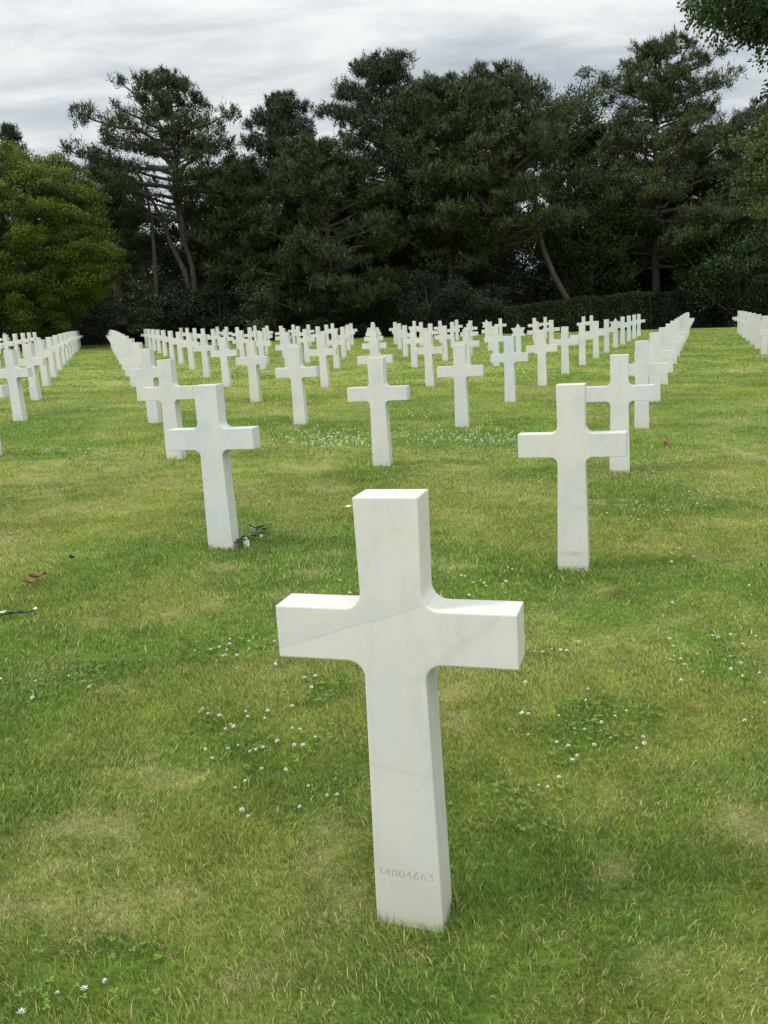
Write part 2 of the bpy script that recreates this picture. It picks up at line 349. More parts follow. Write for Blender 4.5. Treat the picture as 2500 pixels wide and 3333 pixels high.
# ------------------------------------------------------------------ gravestones
TH=.101
def outline_cross(depth_below):
    pts=[]
    def arc(cx,cz,r,a0,a1,n=7):
        for i in range(n+1):
            a=math.radians(a0+(a1-a0)*i/n); pts.append((cx+r*math.cos(a),cz+r*math.sin(a)))
    wt,wn,ws,wb,am,zt,zb,r=.0765,.0735,.0745,.0845,.2882,.737,.608,.040
    # right half clockwise from top, then mirrored
    R=[]
    R.append((wt,1.0))
    for i in range(8):
        a=math.radians(180+90*i/7); R.append((wn+r+r*math.cos(a),zt+r+r*math.sin(a)))
    R.append((am,zt)); R.append((am,zb))
    for i in range(8):
        a=math.radians(90+90*i/7); R.append((ws+r+r*math.cos(a),zb-r+r*math.sin(a)))
    R.append((wb,0.0)); R.append((wb+.0012,-depth_below))
    return R+[(-x,z) for x,z in reversed(R)]
def outline_star(depth_below):
    w=.083; H=.235; cz=1-H; R=[]
    tip=lambda a,rr:(rr*math.sin(math.radians(a)),cz+rr*math.cos(math.radians(a)))
    ri=H/math.sqrt(3)
    pts=[tip(0,H),tip(30,ri),tip(60,H),tip(90,ri),tip(120,H)]
    # join to shaft
    pts+= [(w*.92,cz-ri*.80),(w,0),(w+.001,-depth_below)]
    return pts+[(-x,z) for x,z in reversed(pts) if abs(x)>1e-6]
def stone_mesh(name,pts,below=.12):
    bm=bmesh.new(); vf=[bm.verts.new((x,0,z)) for x,z in pts]
    f=bm.faces.new(vf); bm.normal_update()
    if f.normal.y>0: f.normal_flip()
    r=bmesh.ops.extrude_face_region(bm,geom=[f]); nv=[g for g in r['geom'] if isinstance(g,bmesh.types.BMVert)]
    # keep original at y=0 as front
    for v in nv: v.co.y=TH
    bmesh.ops.recalc_face_normals(bm,faces=bm.faces)
    ed=[e for e in bm.edges if abs(e.verts[0].co.y-e.verts[1].co.y)<1e-6]
    cor=[e for e in bm.edges if abs(e.verts[0].co.y-e.verts[1].co.y)>1e-6 and len(e.link_faces)==2 and e.calc_face_angle()>.9]
    bmesh.ops.bevel(bm,geom=ed+cor,offset=.0035,segments=2,profile=.6,affect='EDGES')
    bmesh.ops.recalc_face_normals(bm,faces=bm.faces)
    big=[g for g in bm.faces if len(g.verts)>4]
    bmesh.ops.triangulate(bm,faces=big)
    me=bpy.data.meshes.new(name); bm.to_mesh(me); bm.free()
    return me
ME_CROSS=stone_mesh('marble_cross',outline_cross(.13)); ME_STAR=stone_mesh('marble_star',outline_star(.13))
ME_CROSS.materials.append(M_MARBLE); ME_STAR.materials.append(M_MARBLE)
def stroke_digits(text,height,adv,sw,depth,xc,zc):
    def arc(cx,cz,rx,rz,a0,a1,n=12): return [(cx+rx*math.cos(math.radians(a0+(a1-a0)*i/n)),cz+rz*math.sin(math.radians(a0+(a1-a0)*i/n))) for i in range(n+1)]
    G={'0':[arc(0,.5,.30,.5,90,450,20)],'1':[[(0,0),(0,1),(-.12,.86)]],
       '3':[[(-.26,1),(.24,1),(-.02,.62)]+arc(-.02,.31,.28,.31,88,-150,12)],
       '4':[[(.14,0),(.14,1),(-.32,.28),(.30,.28)]],
       '5':[[(.24,1),(-.22,1),(-.26,.58)]+arc(-.02,.33,.28,.33,125,-150,12)],
       '6':[[(.14,1),(-.24,.46)]+arc(0,.29,.28,.29,150,510,16)],
       '8':[arc(0,.75,.22,.25,-90,270,14),arc(0,.26,.28,.26,90,450,16)]}
    bm=bmesh.new(); x0=xc-adv*(len(text)-1)/2
    def prism(poly):
        a=[bm.verts.new((x,-.012,z)) for x,z in poly]; b=[bm.verts.new((x,depth,z)) for x,z in poly]; n=len(poly)
        bm.faces.new(a); bm.faces.new(b[::-1])
        for i in range(n): bm.faces.new((a[i],b[i],b[(i+1)%n],a[(i+1)%n]))
    for k,ch in enumerate(text):
        for pl in G[ch]:
            P=[(x0+k*adv+px*height,zc+(pz-.5)*height) for px,pz in pl]; L=[];R_=[]; n=len(P); closed=abs(P[0][0]-P[-1][0])+abs(P[0][1]-P[-1][1])<1e-7
            for i in range(n-1):
                (xa,za),(xb,zb)=P[i],P[i+1]; l=math.hypot(xb-xa,zb-za); ux,uz=(xb-xa)/l,(zb-za)/l; e=sw*.30
                xa-=ux*e;za-=uz*e;xb+=ux*e;zb+=uz*e; nx,nz=-uz*sw/2,ux*sw/2
                prism([(xa+nx,za+nz),(xa-nx,za-nz),(xb-nx,zb-nz),(xb+nx,zb+nz)])
    bmesh.ops.recalc_face_normals(bm,faces=bm.faces)
    me=bpy.data.meshes.new('number_cutter'); bm.to_mesh(me); bm.free(); return me
def engrave(text,width,zc,xc,name,sw=.0028,depth=.0019):
    me0=ME_CROSS.copy(); me0.name=name; co=bpy.data.objects.new('marble_cross',me0); COL.objects.link(co)
    adv=width/(len(text)-.4); t2=bpy.data.objects.new('number_cutter',stroke_digits(text,.0195,adv,sw,depth,xc,zc)); COL.objects.link(t2)
    md=co.modifiers.new('cut','BOOLEAN'); md.operation='DIFFERENCE'; md.solver='EXACT'; md.use_self=True; md.object=t2
    bpy.context.view_layer.update(); dg=bpy.context.evaluated_depsgraph_get()
    res=bpy.data.meshes.new_from_object(co.evaluated_get(dg)); n0=len(me0.polygons)
    print('engraved',text,n0,len(res.polygons))
    bpy.data.objects.remove(co); bpy.data.objects.remove(t2)
    return res if len(res.polygons)>n0+20 else me0
ORD=['front','second','third','fourth','fifth','sixth','seventh','eighth','ninth','tenth','eleventh','twelfth','thirteenth','fourteenth','fifteenth','sixteenth']
NTH=['','first','second','third','fourth','fifth','sixth','seventh','eighth','ninth','tenth']
STARS={(4,8),(5,13),(8,10),(-13,13)}; GONE={(5,11),(7,11),(6,12),(8,12),(-17,13)}
SPECIAL={(0,0):'large white marble cross in the foreground, number 34004663 cut near its foot',
 (-1,1):'cool white marble cross left of the foreground cross, roses lying at its foot',
 (1,1):'creamy marble cross right of the foreground cross, faint number 33155881 near its foot',
 (0,2):'cream marble cross standing directly behind the foreground cross',
 (-2,2):'cream marble cross half hidden behind the left cross with the roses',
 (2,2):'cream marble cross partly behind the right cross with the faint number',
 (2,4):'noticeably bluish grey-veined marble cross in the fifth row, first right of the centre file',
 (-4,2):'marble cross cut off by the left edge of the photo, only its shaft edge showing'}
SSPEC={(4,8):'white marble star headstone, the largest star, two rows behind the bluish cross',
 (5,13):'white marble star headstone half hidden by a cross, left of the largest star',
 (8,10):'white marble star headstone near the right, right behind a diagonal file of crosses',
 (-13,13):'small white marble star headstone at the far end of the left diagonal of crosses'}
def tint_for(u,v):
    r=random.Random(u*131+v*17); t=r.random()
    base=np.array([1.0,1.0,1.0])*(.96+.06*r.random())
    if t<.2: base=base*np.array([.98,1.0,1.02])
    elif t>.7: base=base*np.array([1.0,.99,.965])
    if (u,v)==(2,4): base=np.array([.93,.98,1.07])
    if (u,v) in((-1,1),): base=np.array([.97,1.0,1.03])
    if (u,v)==(1,1): base=np.array([1.0,.99,.96])
    if (u,v) in ((10,12),(11,13),(9,11)): base=np.array([.90,.99,1.06])
    return base
stones=[]
for v in range(0,16):
    for u in range(-22,20):
        if (u+v)%2 or (u,v) in GONE: continue
        if v==15 and u not in(-17,-19): continue
        if v==14 and u>16: continue
        x,y=lattice(u,v)
        c,s=math.cos(PSI),math.sin(PSI)
        ok=False
        for ax in(-.29,0,.29):
            for z in(0,.65,1.0):
                X,Y=project((x+ax*c,y+ax*s,poly(x,y)+z))
                if -330<X<2830 and Y<3333 and (x*x+y*y<1500 or -6<X<2506): ok=True
        if ok: stones.append((u,v,x,y))
print('stones',len(stones))
stones.sort(key=lambda t:(t[1],abs(t[0])))
CROSS_BASES=[(x,y) for u,v,x,y in stones]
# z of the number: from the photograph's proportions
me_front=engrave('34004663',.138,.058,-.004,'marble_cross_numbered')
me_right=engrave('33155881',.112,.068,-.006,'marble_cross_numbered_faint')
me_front.materials.clear(); me_front.materials.append(M_MARBLE_F)
for u,v,x,y in stones:
    star=(u,v) in STARS
    me=ME_STAR if star else me_front if (u,v)==(0,0) else me_right if (u,v)==(1,1) else ME_CROSS
    o=bpy.data.objects.new('marble_star_headstone' if star else 'marble_cross',me); COL.objects.link(o)
    zz=float(poly(x,y)); o.location=(x,y,zz); rr=random.Random(u*7+v*91)
    o.rotation_euler=((rr.random()-.5)*.012*(v>2),(rr.random()-.5)*.014*(v>2),PSI+(rr.random()-.5)*.02*(v>2))
    t=tint_for(u,v); o.color=(*t,1)
    if star: lab=SSPEC[(u,v)]
    elif (u,v) in SPECIAL: lab=SPECIAL[(u,v)]
    else:
        if u==0: pos='in the centre file behind the foreground cross'
        else:
            k=(abs(u)+1)//2; side='right' if u>0 else 'left'
            pos=f"{NTH[k]} to the {side} of the centre file"
        lab=f"white marble cross in the {ORD[v]} row back, {pos}"
    tag(o,lab,'headstone' if star else 'cross','marble headstones set out in rows on the lawn')
# ------------------------------------------------------------------ grass objects
def build_grass():
    parts=[blade_set(-1.45,1.6,38000,.021,.0019,2),blade_set(1.6,6.0,13000,.022,.0032,2),blade_set(6.0,16,2300,.026,.0085,1),blade_set(16,52,240,.03,.028,1)]
    V_=[];F_=[];C_=[];o=0
    for v,f,c in parts: V_.append(v);F_.append(f+o);C_.append(c);o+=len(v)
    me=npmesh('lawn_grass',np.concatenate(V_),np.concatenate(F_),color=np.concatenate(C_))
    o=link('grass',me,M_GRASS); tag(o,'short mown green and straw-yellow grass of the cemetery lawn','grass',kind='stuff')
    print('grass faces',len(me.polygons))
build_grass()
def build_clover():
    P=[];
    for cx,cy,w,h,a in CLO:
        n=int(min(6500,a*2600*w*h+60)); 
        if cy>14: continue
        x=cx+RNG.normal(size=n)*w*.95; y=cy+RNG.normal(size=n)*h*.95; P.append(np.stack([x,y],1))
    P=np.concatenate(P); x,y=P[:,0],P[:,1]; k=(field(CLO,x,y,8)+.35*fbm(x,y,6,77,2)-.12)>.30*RNG.random(len(x))+.06; k&=y>-1.5; x=x[k];y=y[k]
    for bx,by in CROSS_BASES[:6]:
        k=np.hypot(x-bx,y-by)>.15; x=x[k];y=y[k]
    n=len(x); z=gz(x,y)+.010+.014*RNG.random(n); sz=.0065+.005*RNG.random(n)
    VV=[];FF=[];TT=[]; base=np.stack([x,y,z],1); a0=RNG.random(n)*6.28; tn=RNG.random(n)
    for q in range(3):
        a=a0+q*2.094; D=unit(np.stack([np.cos(a),np.sin(a),.15+.3*(RNG.random(n)-.3)],1)); S=np.stack([-np.sin(a),np.cos(a),np.zeros(n)],1)
        dl=D*sz[:,None]; ss=S*(sz*.48)[:,None]
        VV.append(np.stack([base,base+dl*.6+ss,base+dl*1.05,base+dl*.6-ss],1).reshape(-1,3)); FF.append(np.arange(4*n).reshape(n,4)+q*4*n); TT.append(np.repeat(tn,4))
    me=npmesh('clover_patch_leaves',np.concatenate(VV),np.concatenate(FF),tone=np.concatenate(TT))
    tag(link('clover_leaves',me,M_CLOVER),'low patches of dark three-part clover leaves in the lawn','clover',kind='stuff')
build_clover()
# ------------------------------------------------------------------ clover blossoms
def blossom_mesh(seed):
    bm=bmesh.new(); rnd=random.Random(seed); n=rnd.choice([22,28,34])
    for i in range(n):
        z=1-1.7*(i+.5)/n; a=i*2.39996+rnd.uniform(-.3,.3); r=math.sqrt(max(0,1-z*z)); d=Vector((r*math.cos(a),r*math.sin(a),z*.7+.15))
        b=Vector((0,0,.026))+d*.003; t=Vector((0,0,.027))+d*(.0075+.0055*rnd.random())
        s=d.cross(Vector((0,0,1))); s=s.normalized()*.0016 if s.length>1e-3 else Vector((.0016,0,0)); up=s.cross(d).normalized()*.0014
        f=bm.faces.new([bm.verts.new(p) for p in (b,(b+t)/2+s,t+up,(b+t)/2-s)])
        if z<-.25 and rnd.random()<.7: f.material_index=2
    for i in range(4):
        a0=i*math.pi/2; a1=a0+math.pi/2
        f=bm.faces.new([bm.verts.new((.0009*math.cos(a),.0009*math.sin(a),z)) for a,z in((a0,-.005),(a1,-.005),(a1,.026),(a0,.026))]); f.material_index=1
    me=bpy.data.meshes.new('clover_blossom'); bm.to_mesh(me); bm.free()
    for m in (M_PETAL,M_STEM,M_PETAL2): me.materials.append(m)
    return me
M_PETAL2=plain('clover_petals_browned',(.42,.36,.24),.8,(.28,.24,.15),200.)
BLS=[blossom_mesh(k) for k in range(5)]; ME_BL=BLS[0]
FL=[]
s=.3617
for X,Y in [(15,1440),(345,1450),(610,1405),(820,1522),(275,1535),(322,1610)]: FL.append((X*s,1700+Y*s))
for X,Y in [(425,232),(535,240),(578,262),(238,335),(315,318),(405,338),(595,325),(652,310),(715,300),(340,398),(370,398),(283,435),(480,402),(420,300),(798,268),(470,490),(815,490),(90,342),(170,880),(163,908),(210,940),(325,972),(550,893),(575,945),(740,890),(965,870),(740,975),(418,1020),(375,1065),(478,1055),(970,1042),(1030,1078),(1095,602),(1198,588),(1155,683),(490,1203),(600,1245),(660,1248),(720,1228),(860,1170),(390,1258),(215,1238),(248,1315),(690,1435),(905,1452),(562,1533),(458,1580),(1130,1588),(1308,1660),(1377,1667),(1043,1755),(523,1807),(580,1860),(985,1215),(1095,1225),(1180,1140)]: FL.append((600+X*s,2000+Y*s))
s=.4822
for X,Y in [(80,463),(140,488),(197,455),(248,472),(300,480),(368,408),(1523,30),(1550,80),(1010,148),(990,393),(1028,440),(1290,372),(1328,385),(1418,370),(1580,357),(1475,425),(1023,492),(1003,525),(1033,525),(1070,527),(1178,490),(1090,563),(1228,612),(1357,525),(1412,497),(1408,597),(1395,604),(1615,622),(1503,658),(1082,672),(1478,553),(435,732),(443,805),(440,850),(695,870),(623,903),(550,960),(10,910),(52,903),(238,905),(350,988),(427,1010),(45,1042),(247,1098),(487,1123),(815,1055),(830,1100),(788,1140),(380,1182),(350,1227),(318,1137),(602,1060),(248,1347),(113,1375),(172,1400),(35,692),(62,180),(1495,932),(1650,823)]: FL.append((1700+X*s,1900+Y*s))
for X,Y in [(740,1060),(565,1130),(380,1150),(135,1305)]: FL.append((X*s,2700+Y*s))
rf=random.Random(5)
def flower_obj(p,sc):
    o=bpy.data.objects.new('clover_blossom',rf.choice(BLS)); COL.objects.link(o)
    o.location=(float(p[0]),float(p[1]),float(gz(p[0],p[1]))); sc*=rf.uniform(.5,.9); o.scale=(sc,)*3; o.rotation_euler=(rf.uniform(-.35,.35),rf.uniform(-.35,.35),rf.uniform(0,6.28))
    tag(o,'small round white clover blossom standing in the mown grass','clover flower','white clover blossoms dotted over the lawn')
for X,Y in FL: flower_obj(ground_hit(X,Y+6),rf.uniform(.8,1.15))
# scattered further ones
FAR=[]
def scatter(X0,X1,Y0,Y1,n):
    for _ in range(n):
        X=rf.gauss((X0+X1)/2,(X1-X0)/4.2); Y=rf.gauss((Y0+Y1)/2,(Y1-Y0)/4.2); FAR.append((X,Y))
scatter(880,1290,1395,1480,150); scatter(1330,1760,1385,1480,150); scatter(930,1180,1460,1500,10)
scatter(60,420,1455,1495,28); scatter(1900,2450,1610,1720,30); scatter(2150,2450,1560,1660,14); scatter(1400,1760,1840,1960,14); scatter(600,1100,1290,1330,30); scatter(1390,1620,1225,1250,22); scatter(300,420,1240,1262,16)
scatter(1560,1760,1170,1230,26); scatter(600,700,1140,1180,8); scatter(1080,1180,1165,1180,12); scatter(200,330,1170,1215,24); scatter(100,420,1260,1350,22); scatter(560,1100,1170,1260,26); scatter(1700,1850,1135,1250,16); scatter(1300,1500,1330,1380,12); scatter(450,560,1200,1300,4)
scatter(0,500,1540,1700,10); scatter(900,1300,1870,1990,8); scatter(2000,2500,1750,1900,10)
pts=[]
for X,Y in FAR:
    p=ground_hit(X,Y)
    if p[1]>50 or min(math.hypot(p[0]-bx,p[1]-by) for bx,by in CROSS_BASES)<.16: continue
    pts.append(p)
pts.sort(key=lambda p:p[1])
n_ind=max(0,290-len(FL))
for p in pts[:n_ind]: flower_obj(p,rf.uniform(.8,1.2))
V_=[];F_=[];o_=0
src=np.array([v.co for v in ME_BL.vertices]); sf=np.array([list(p.vertices) for p in ME_BL.polygons if len(p.vertices)==4])
for p in pts[n_ind:]:
    sc=rf.uniform(.8,1.25); V_.append(src*sc+[p[0],p[1],float(gz(p[0],p[1]))]); F_.append(sf+o_); o_+=len(src)
tag(link('distant_clover_blossoms',npmesh('distant_clover_blossoms',np.concatenate(V_),np.concatenate(F_)),M_PETAL),'far scatter of white clover blossoms too small to count','clover flowers',kind='stuff')
# ------------------------------------------------------------------ small things on the lawn
def leaf_shape(name,L,W,curl,m,loc,rot,parent=None,seed=1,wave=.1):
    r=np.random.default_rng(seed); nu,nv=12,7; vs=[];fs=[]
    for i in range(nu+1):
        t=i/nu; w=W*math.sin(math.pi*min(1,t*.97+.02))**.8*.5
        for j in range(nv):
            q=(j/(nv-1)-.5)*2; vs.append((L*(t-.5)+.02*L*r.normal()*.4,q*w*(1+.12*math.sin(9*t+q*3)),curl*L*(q*q*.35+(t-.5)**2)+wave*L*.25*math.sin(7*t+3*q+seed)))
    for i in range(nu):
        for j in range(nv-1): a=i*nv+j; fs.append((a,a+1,a+nv+1,a+nv))
    me=npmesh(name,np.array(vs),np.array(fs),smoothf=True); o=link(name,me,m,parent,loc); o.rotation_euler=rot
    md=o.modifiers.new('thick','SOLIDIFY'); md.thickness=.0012
    return o
def on(X,Y,up=.02):
    p=ground_hit(X,Y); return Vector((float(p[0]),float(p[1]),float(gz(p[0],p[1]))+up))
def rose(X,Y,label,dirang,L,seed,scale=1.):
    base=on(X,Y,.02); root=empty('cut_rose',base); tag(root,label,'flower','cut white roses laid at the left cross')
    r=random.Random(seed); pet=[]
    for k in range(16):
        ring=k//5; a=k*2.4; tilt=.35+.35*ring; rad=(.008+.007*ring)*scale
        V0=[];Fc=[]
        for i in range(5):
            for j in range(5):
                u=(j/4-.5)*1.9/(ring*.35+1); t=i/4
                R=rad*(.35+t*.9+.25*t*t*(ring)); zz=t*.036*scale*(1-.10*ring)-.004*ring*t
                V0.append((R*math.cos(a+u),R*math.sin(a+u),zz))
        for i in range(4):
            for j in range(4): q=i*5+j; Fc.append((q,q+1,q+6,q+5))
        pet.append((np.array(V0),np.array(Fc)))
    v,f=merge(pet); d=Vector((math.cos(dirang),math.sin(dirang),.18)).normalized(); M=np.array(d.to_track_quat('Z','Y').to_matrix())
    link('blossom',npmesh('rose_blossom',v@M.T,f,smoothf=True),M_ROSE,root,(0,0,.008))
    st=[Vector((0,0,.008))-d*(L*t)+Vector((0,.012*math.sin(3*t),-.002*t-.01*t*0)) for t in np.linspace(0,1,8)]
    st=[Vector((p.x,p.y,max(p.z,-.004)+.006)) for p in st]
    v,f=tube(np.array(st),np.full(8,.0022),6); link('stem',npmesh('rose_stem',v,f,smoothf=True),M_RLEAF,root)
    for k in range(5):
        t=.12+.17*k; p=st[min(7,int(t*8))]; a=dirang+math.pi+(.9 if k%2 else -.9)+r.uniform(-.3,.3)
        lf=leaf_shape('leaf',.085*max(scale,.8),.045*max(scale,.8),.3,M_RLEAF,(p.x+.02*math.cos(a),p.y+.02*math.sin(a),p.z+.008),(r.uniform(-.5,.5),r.uniform(-.5,.3),a),root,seed+k)
    return root
rose(795,1783,'open white cut rose lying at the foot of the left cross, nearest the camera',math.radians(-20),.11,5,.95)
rose(826,1732,'small white cut rose with dark leaves lying furthest back behind the left cross foot',math.radians(120),.16,9,.5)
rose(848,1760,'grey-white faded cut rose beside dark leaves right of the left cross',math.radians(15),.12,13,.5)
# pale dry stalk standing by the roses
p=on(788,1755,0); v,f=tube(np.array([[0,0,0],[.003,.004,.05],[.008,.008,.10],[.012,.01,.13]]),np.array([.0016,.0015,.0013,.001]),5)
so=link('dry_stalk',npmesh('dry_stalk',v,f),M_PALEBIT,None,p); tag(so,'thin pale dry stalk standing upright beside the roses at the left cross','stalk')
t=leaf_shape('fallen_leaf',.07,.045,.5,M_DRYLEAF,on(100,1912,.028),(.15,.1,.3),None,21,.25); tag(t,'curled brown dead leaf on the grass at the left, the nearer of the pair','leaf','dead leaves on the lawn')
t=leaf_shape('fallen_leaf',.095,.03,.5,M_DRYLEAF,on(128,1893,.028),(.2,-.1,.05),None,22,.25); tag(t,'long brown dead leaf on the grass at the left, the farther of the pair','leaf','dead leaves on the lawn')
t=leaf_shape('fallen_leaf',.05,.03,.3,M_DRYLEAF,on(142,1702,.025),(.2,-.1,.5),None,23,.2); tag(t,'tiny brown dead leaf on the left lawn between the front two rows','leaf','dead leaves on the lawn')
t=leaf_shape('fallen_leaf',.11,.08,.3,M_DRYLEAF,on(2168,1448,.03),(.2,-.1,.8),None,24,.2); tag(t,'single brown dead leaf on the open grass at the right of the rows','leaf','dead leaves on the lawn')
t=leaf_shape('fallen_leaf',.03,.022,.4,M_DRYLEAF,on(2264,2322,.025),(.1,-.2,1.8),None,25,.2); tag(t,'small reddish brown curled leaf among clover at the right foreground','leaf','dead leaves on the lawn')
t=leaf_shape('fallen_petal',.05,.03,.3,M_PALEBIT,on(1135,1663,.03),(.2,-.1,.2),None,26,.1); tag(t,'pale cream petal on the grass left of the foreground cross head','petal')
t=leaf_shape('dark_leaf',.045,.03,.5,M_DARKBIT,on(234,1830,.025),(.6,.2,1.0),None,27,.2); tag(t,'small blackish crumpled leaf on the grass at the left','leaf')
r=empty('fallen_sprig',on(45,2012,.02)); tag(r,'limp green sprig with white tips lying at the left edge of the lawn','sprig')
v,f=tube(np.array([[-.06,-.01,.002],[0,0,.006],[.06,.012,.003],[.10,.02,.004]]),np.array([.003,.004,.003,.002]),6); link('stem',npmesh('sprig_stem',v,f),M_DARKBIT,r)
for k,(dx,dy,mm) in enumerate([(-.07,-.012,M_PETAL),(-.05,-.005,M_PETAL),(.10,.02,M_PETAL),(.02,.01,M_RLEAF),(.05,.0,M_RLEAF),(-.01,-.012,M_RLEAF)]):
    leaf_shape('tip' if mm is M_PETAL else 'leaf',.045,.018,.3,mm,(dx,dy,.012),(.1,.1,.3+k*.7),r,40+k)
# ------------------------------------------------------------------ trees
def prof(P,h):
    return np.interp(h,[p[0] for p in P],[p[1] for p in P])
def ballpts(n):
    d=unit(RNG.normal(size=(n,3))); return d*(RNG.random(n)**(1/2.2))[:,None]
def reseed(label,extra=0):
    global RNG
    RNG=np.random.default_rng(zlib.crc32(label.encode())+extra)
def pine(label,tx,ty,D,crown,nb=70,m=M_PINE,lean=0,pads=1.5,per=120,padr=.62,name='pine_tree',trunk_r=.28,stems=None,group='pines and other trees beyond the lawn',side=None,nl=.30,nw=.055,slopes=(.05,.45),bark=M_BARK,t0=.22,tstart=0):
    reseed(label); top=at(tx,ty,D); x,y=top[0]-lean,top[1]; g=float(gz(x,y)); H=top[2]-g
    root=empty(name,(x,y,g)); tag(root,label,'tree',group)
    ts=np.linspace(0,1,14); wob=RNG.normal(size=(14,2)).cumsum(0)*.06*(ts[:,None])
    tr=np.stack([lean*ts**1.3+wob[:,0],wob[:,1],H*ts*.97],1); tr[0,2]=-.3
    i0=int(tstart*13); parts=[tube(tr[i0:],(trunk_r*(1-ts*.86)+.02)[i0:],9,.12)]; PP=[]
    hmin=min(p[0] for p in crown); az=RNG.random()*6.28
    for b in range(nb):
        h=hmin+(1-hmin)*((b+RNG.random())/nb)**.92; h=min(h,.985); az+=2.4+RNG.normal()*.35
        L=prof(crown,h)*(.62+.5*RNG.random())
        ca,sa=math.cos(az),math.sin(az)
        if side: L*=1+side*ca
        if L<.25: L=.25
        s=np.array([np.interp(h,ts,tr[:,0]),np.interp(h,ts,tr[:,1]),H*h*.97])
        k=(h-hmin)/(1-hmin+1e-6); sl=slopes[0]*(1-k)+slopes[1]*k+.12*RNG.normal()
        q=np.linspace(0,1,6)
        path=s+np.stack([ca*L*q,sa*L*q,sl*L*q+.10*L*q*q],1)+np.concatenate([np.zeros((1,3)),RNG.normal(size=(5,3))*.05*L*.4])
        if L>.8: parts.append(tube(path,(.022+.018*L)*(1-.8*q)+.006,5,.1))
        n=max(2,int(L*pads*(1+.6*RNG.random())))
        for _ in range(n):
            t=t0+(1-t0)*RNG.random()**.7; c=np.array([np.interp(t,q,path[:,i]) for i in range(3)])
            c=c+np.array([-sa,ca,0])*RNG.normal()*.22*L*t**.7+np.array([0,0,.05+.12*abs(RNG.normal())])
            PP.append((c,padr*(.6+.7*RNG.random())*(0.55+.45*min(1,L/2.2))))
        PP.append((path[-1],padr*.7))
    for _ in range(6): PP.append((np.array([tr[-1,0]+RNG.normal()*.2,tr[-1,1]+RNG.normal()*.2,H*(.97+.03*RNG.random())-.15]),padr*.45))
    if stems:
        for st in stems:
            pts=np.array([at(X,Y,D)-[x,y,g] for X,Y in st[0]]); n=len(pts); parts.append(tube(pts,np.linspace(st[1],st[2],n),8,.1))
    C=np.array([c for c,_ in PP]); R=np.array([r for _,r in PP]); k=len(C)
    # sub-tufts: each pad is several upward shoots of needles
    ns=7; tuft=(C[:,None]+ballpts(k*ns).reshape(k,ns,3)*R[:,None,None]*np.array([1.1,1.1,.62])).reshape(-1,3); tr_=np.repeat(R,ns)
    pn=max(6,per//ns); P=np.repeat(tuft,pn,0); n=len(P)
    off=RNG.normal(size=(n,3))*np.repeat(tr_,pn)[:,None]*np.array([.16,.16,.20]); 
    d=unit(RNG.normal(size=(n,3))*.75+np.array([0,0,.75])+off*1.2)
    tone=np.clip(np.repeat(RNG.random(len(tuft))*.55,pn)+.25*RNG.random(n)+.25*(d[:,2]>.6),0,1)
    v,f,tn=needles(P+off,d,nl*(.6+.7*RNG.random(n)),nw*(.6+.8*RNG.random(n)),tone)
    tv,tf=merge(parts)
    link('trunk',npmesh('pine_trunk',tv,tf,smoothf=True),bark,root)
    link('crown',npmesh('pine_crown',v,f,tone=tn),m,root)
    return root
def broad(label,cx,cy,D,rx,rz,nc=170,m=M_DEC,per=190,cr=.85,leaf=.17,name='broadleaf_tree',ry=None,trunk_r=.25,group='pines and other trees beyond the lawn',droop=0,cat='tree',surf=.5,trunk=True,bark=M_BARK2,zclip=None,part='crown',lumpy=1.):
    reseed(label); c=at(cx,cy,D); x,y=c[0],c[1]; g=float(gz(x,y)); cz=c[2]-g; ry=ry or rx
    root=empty(name,(x,y,g)); tag(root,label,cat,group)
    d=unit(RNG.normal(size=(nc,3))); rad=surf+(1-surf)*RNG.random(nc)**.6
    lump=.86+lumpy*(-.04+.3*np.sin(d[:,0]*4+cx)*np.cos(d[:,2]*5+cy*.1)+.10*RNG.normal(size=nc))
    C=d*(rad*np.clip(lump,.6,1.15))[:,None]*np.array([rx,ry,rz])+[0,0,cz]
    C=C[C[:,2]>.25] if zclip is None else C[C[:,2]>zclip]
    nc=len(C); R=cr*(.6+.7*RNG.random(nc))
    P=np.repeat(C,per,0); n=len(P); b=ballpts(n); off=b*np.repeat(R,per)[:,None]*np.array([1.15,1.15,.62])
    dd=unit(b*.8+RNG.normal(size=(n,3))*.7+np.array([0,0,.15-droop]))
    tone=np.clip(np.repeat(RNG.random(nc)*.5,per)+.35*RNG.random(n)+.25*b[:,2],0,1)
    v,f,tn=leaves(P+off,dd,leaf*(.6+.7*RNG.random(n)),leaf*.6*(.6+.6*RNG.random(n)),tone)
    k=v[:,2]>.02
    if trunk:
        ts=np.linspace(0,1,10); H=cz+rz*.5; w=RNG.normal(size=(10,2)).cumsum(0)*.05
        tr=np.stack([w[:,0]*ts,w[:,1]*ts,H*ts],1); tr[0,2]=-.3; parts=[tube(tr,trunk_r*(1-.8*ts)+.02,9,.1)]
        for i in RNG.choice(nc,min(nc,34),replace=False):
            e=C[i]; s=np.array([0,0,max(.6,min(H*.9,e[2]-.45*math.hypot(e[0],e[1])-.3*rz))]); q=np.linspace(0,1,6)[:,None]
            path=s*(1-q)+e*q+np.array([0,0,1])*(.12*rz*np.sin(q*3.14))*-.4+np.concatenate([np.zeros((1,3)),RNG.normal(size=(5,3))*.08]); parts.append(tube(path,(trunk_r*.34)*(1-.85*q[:,0])+.008,5,.1))
        tv,tf=merge(parts); link('trunk',npmesh('broadleaf_trunk',tv,tf,smoothf=True),bark,root)
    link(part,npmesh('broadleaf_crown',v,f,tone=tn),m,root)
    return root
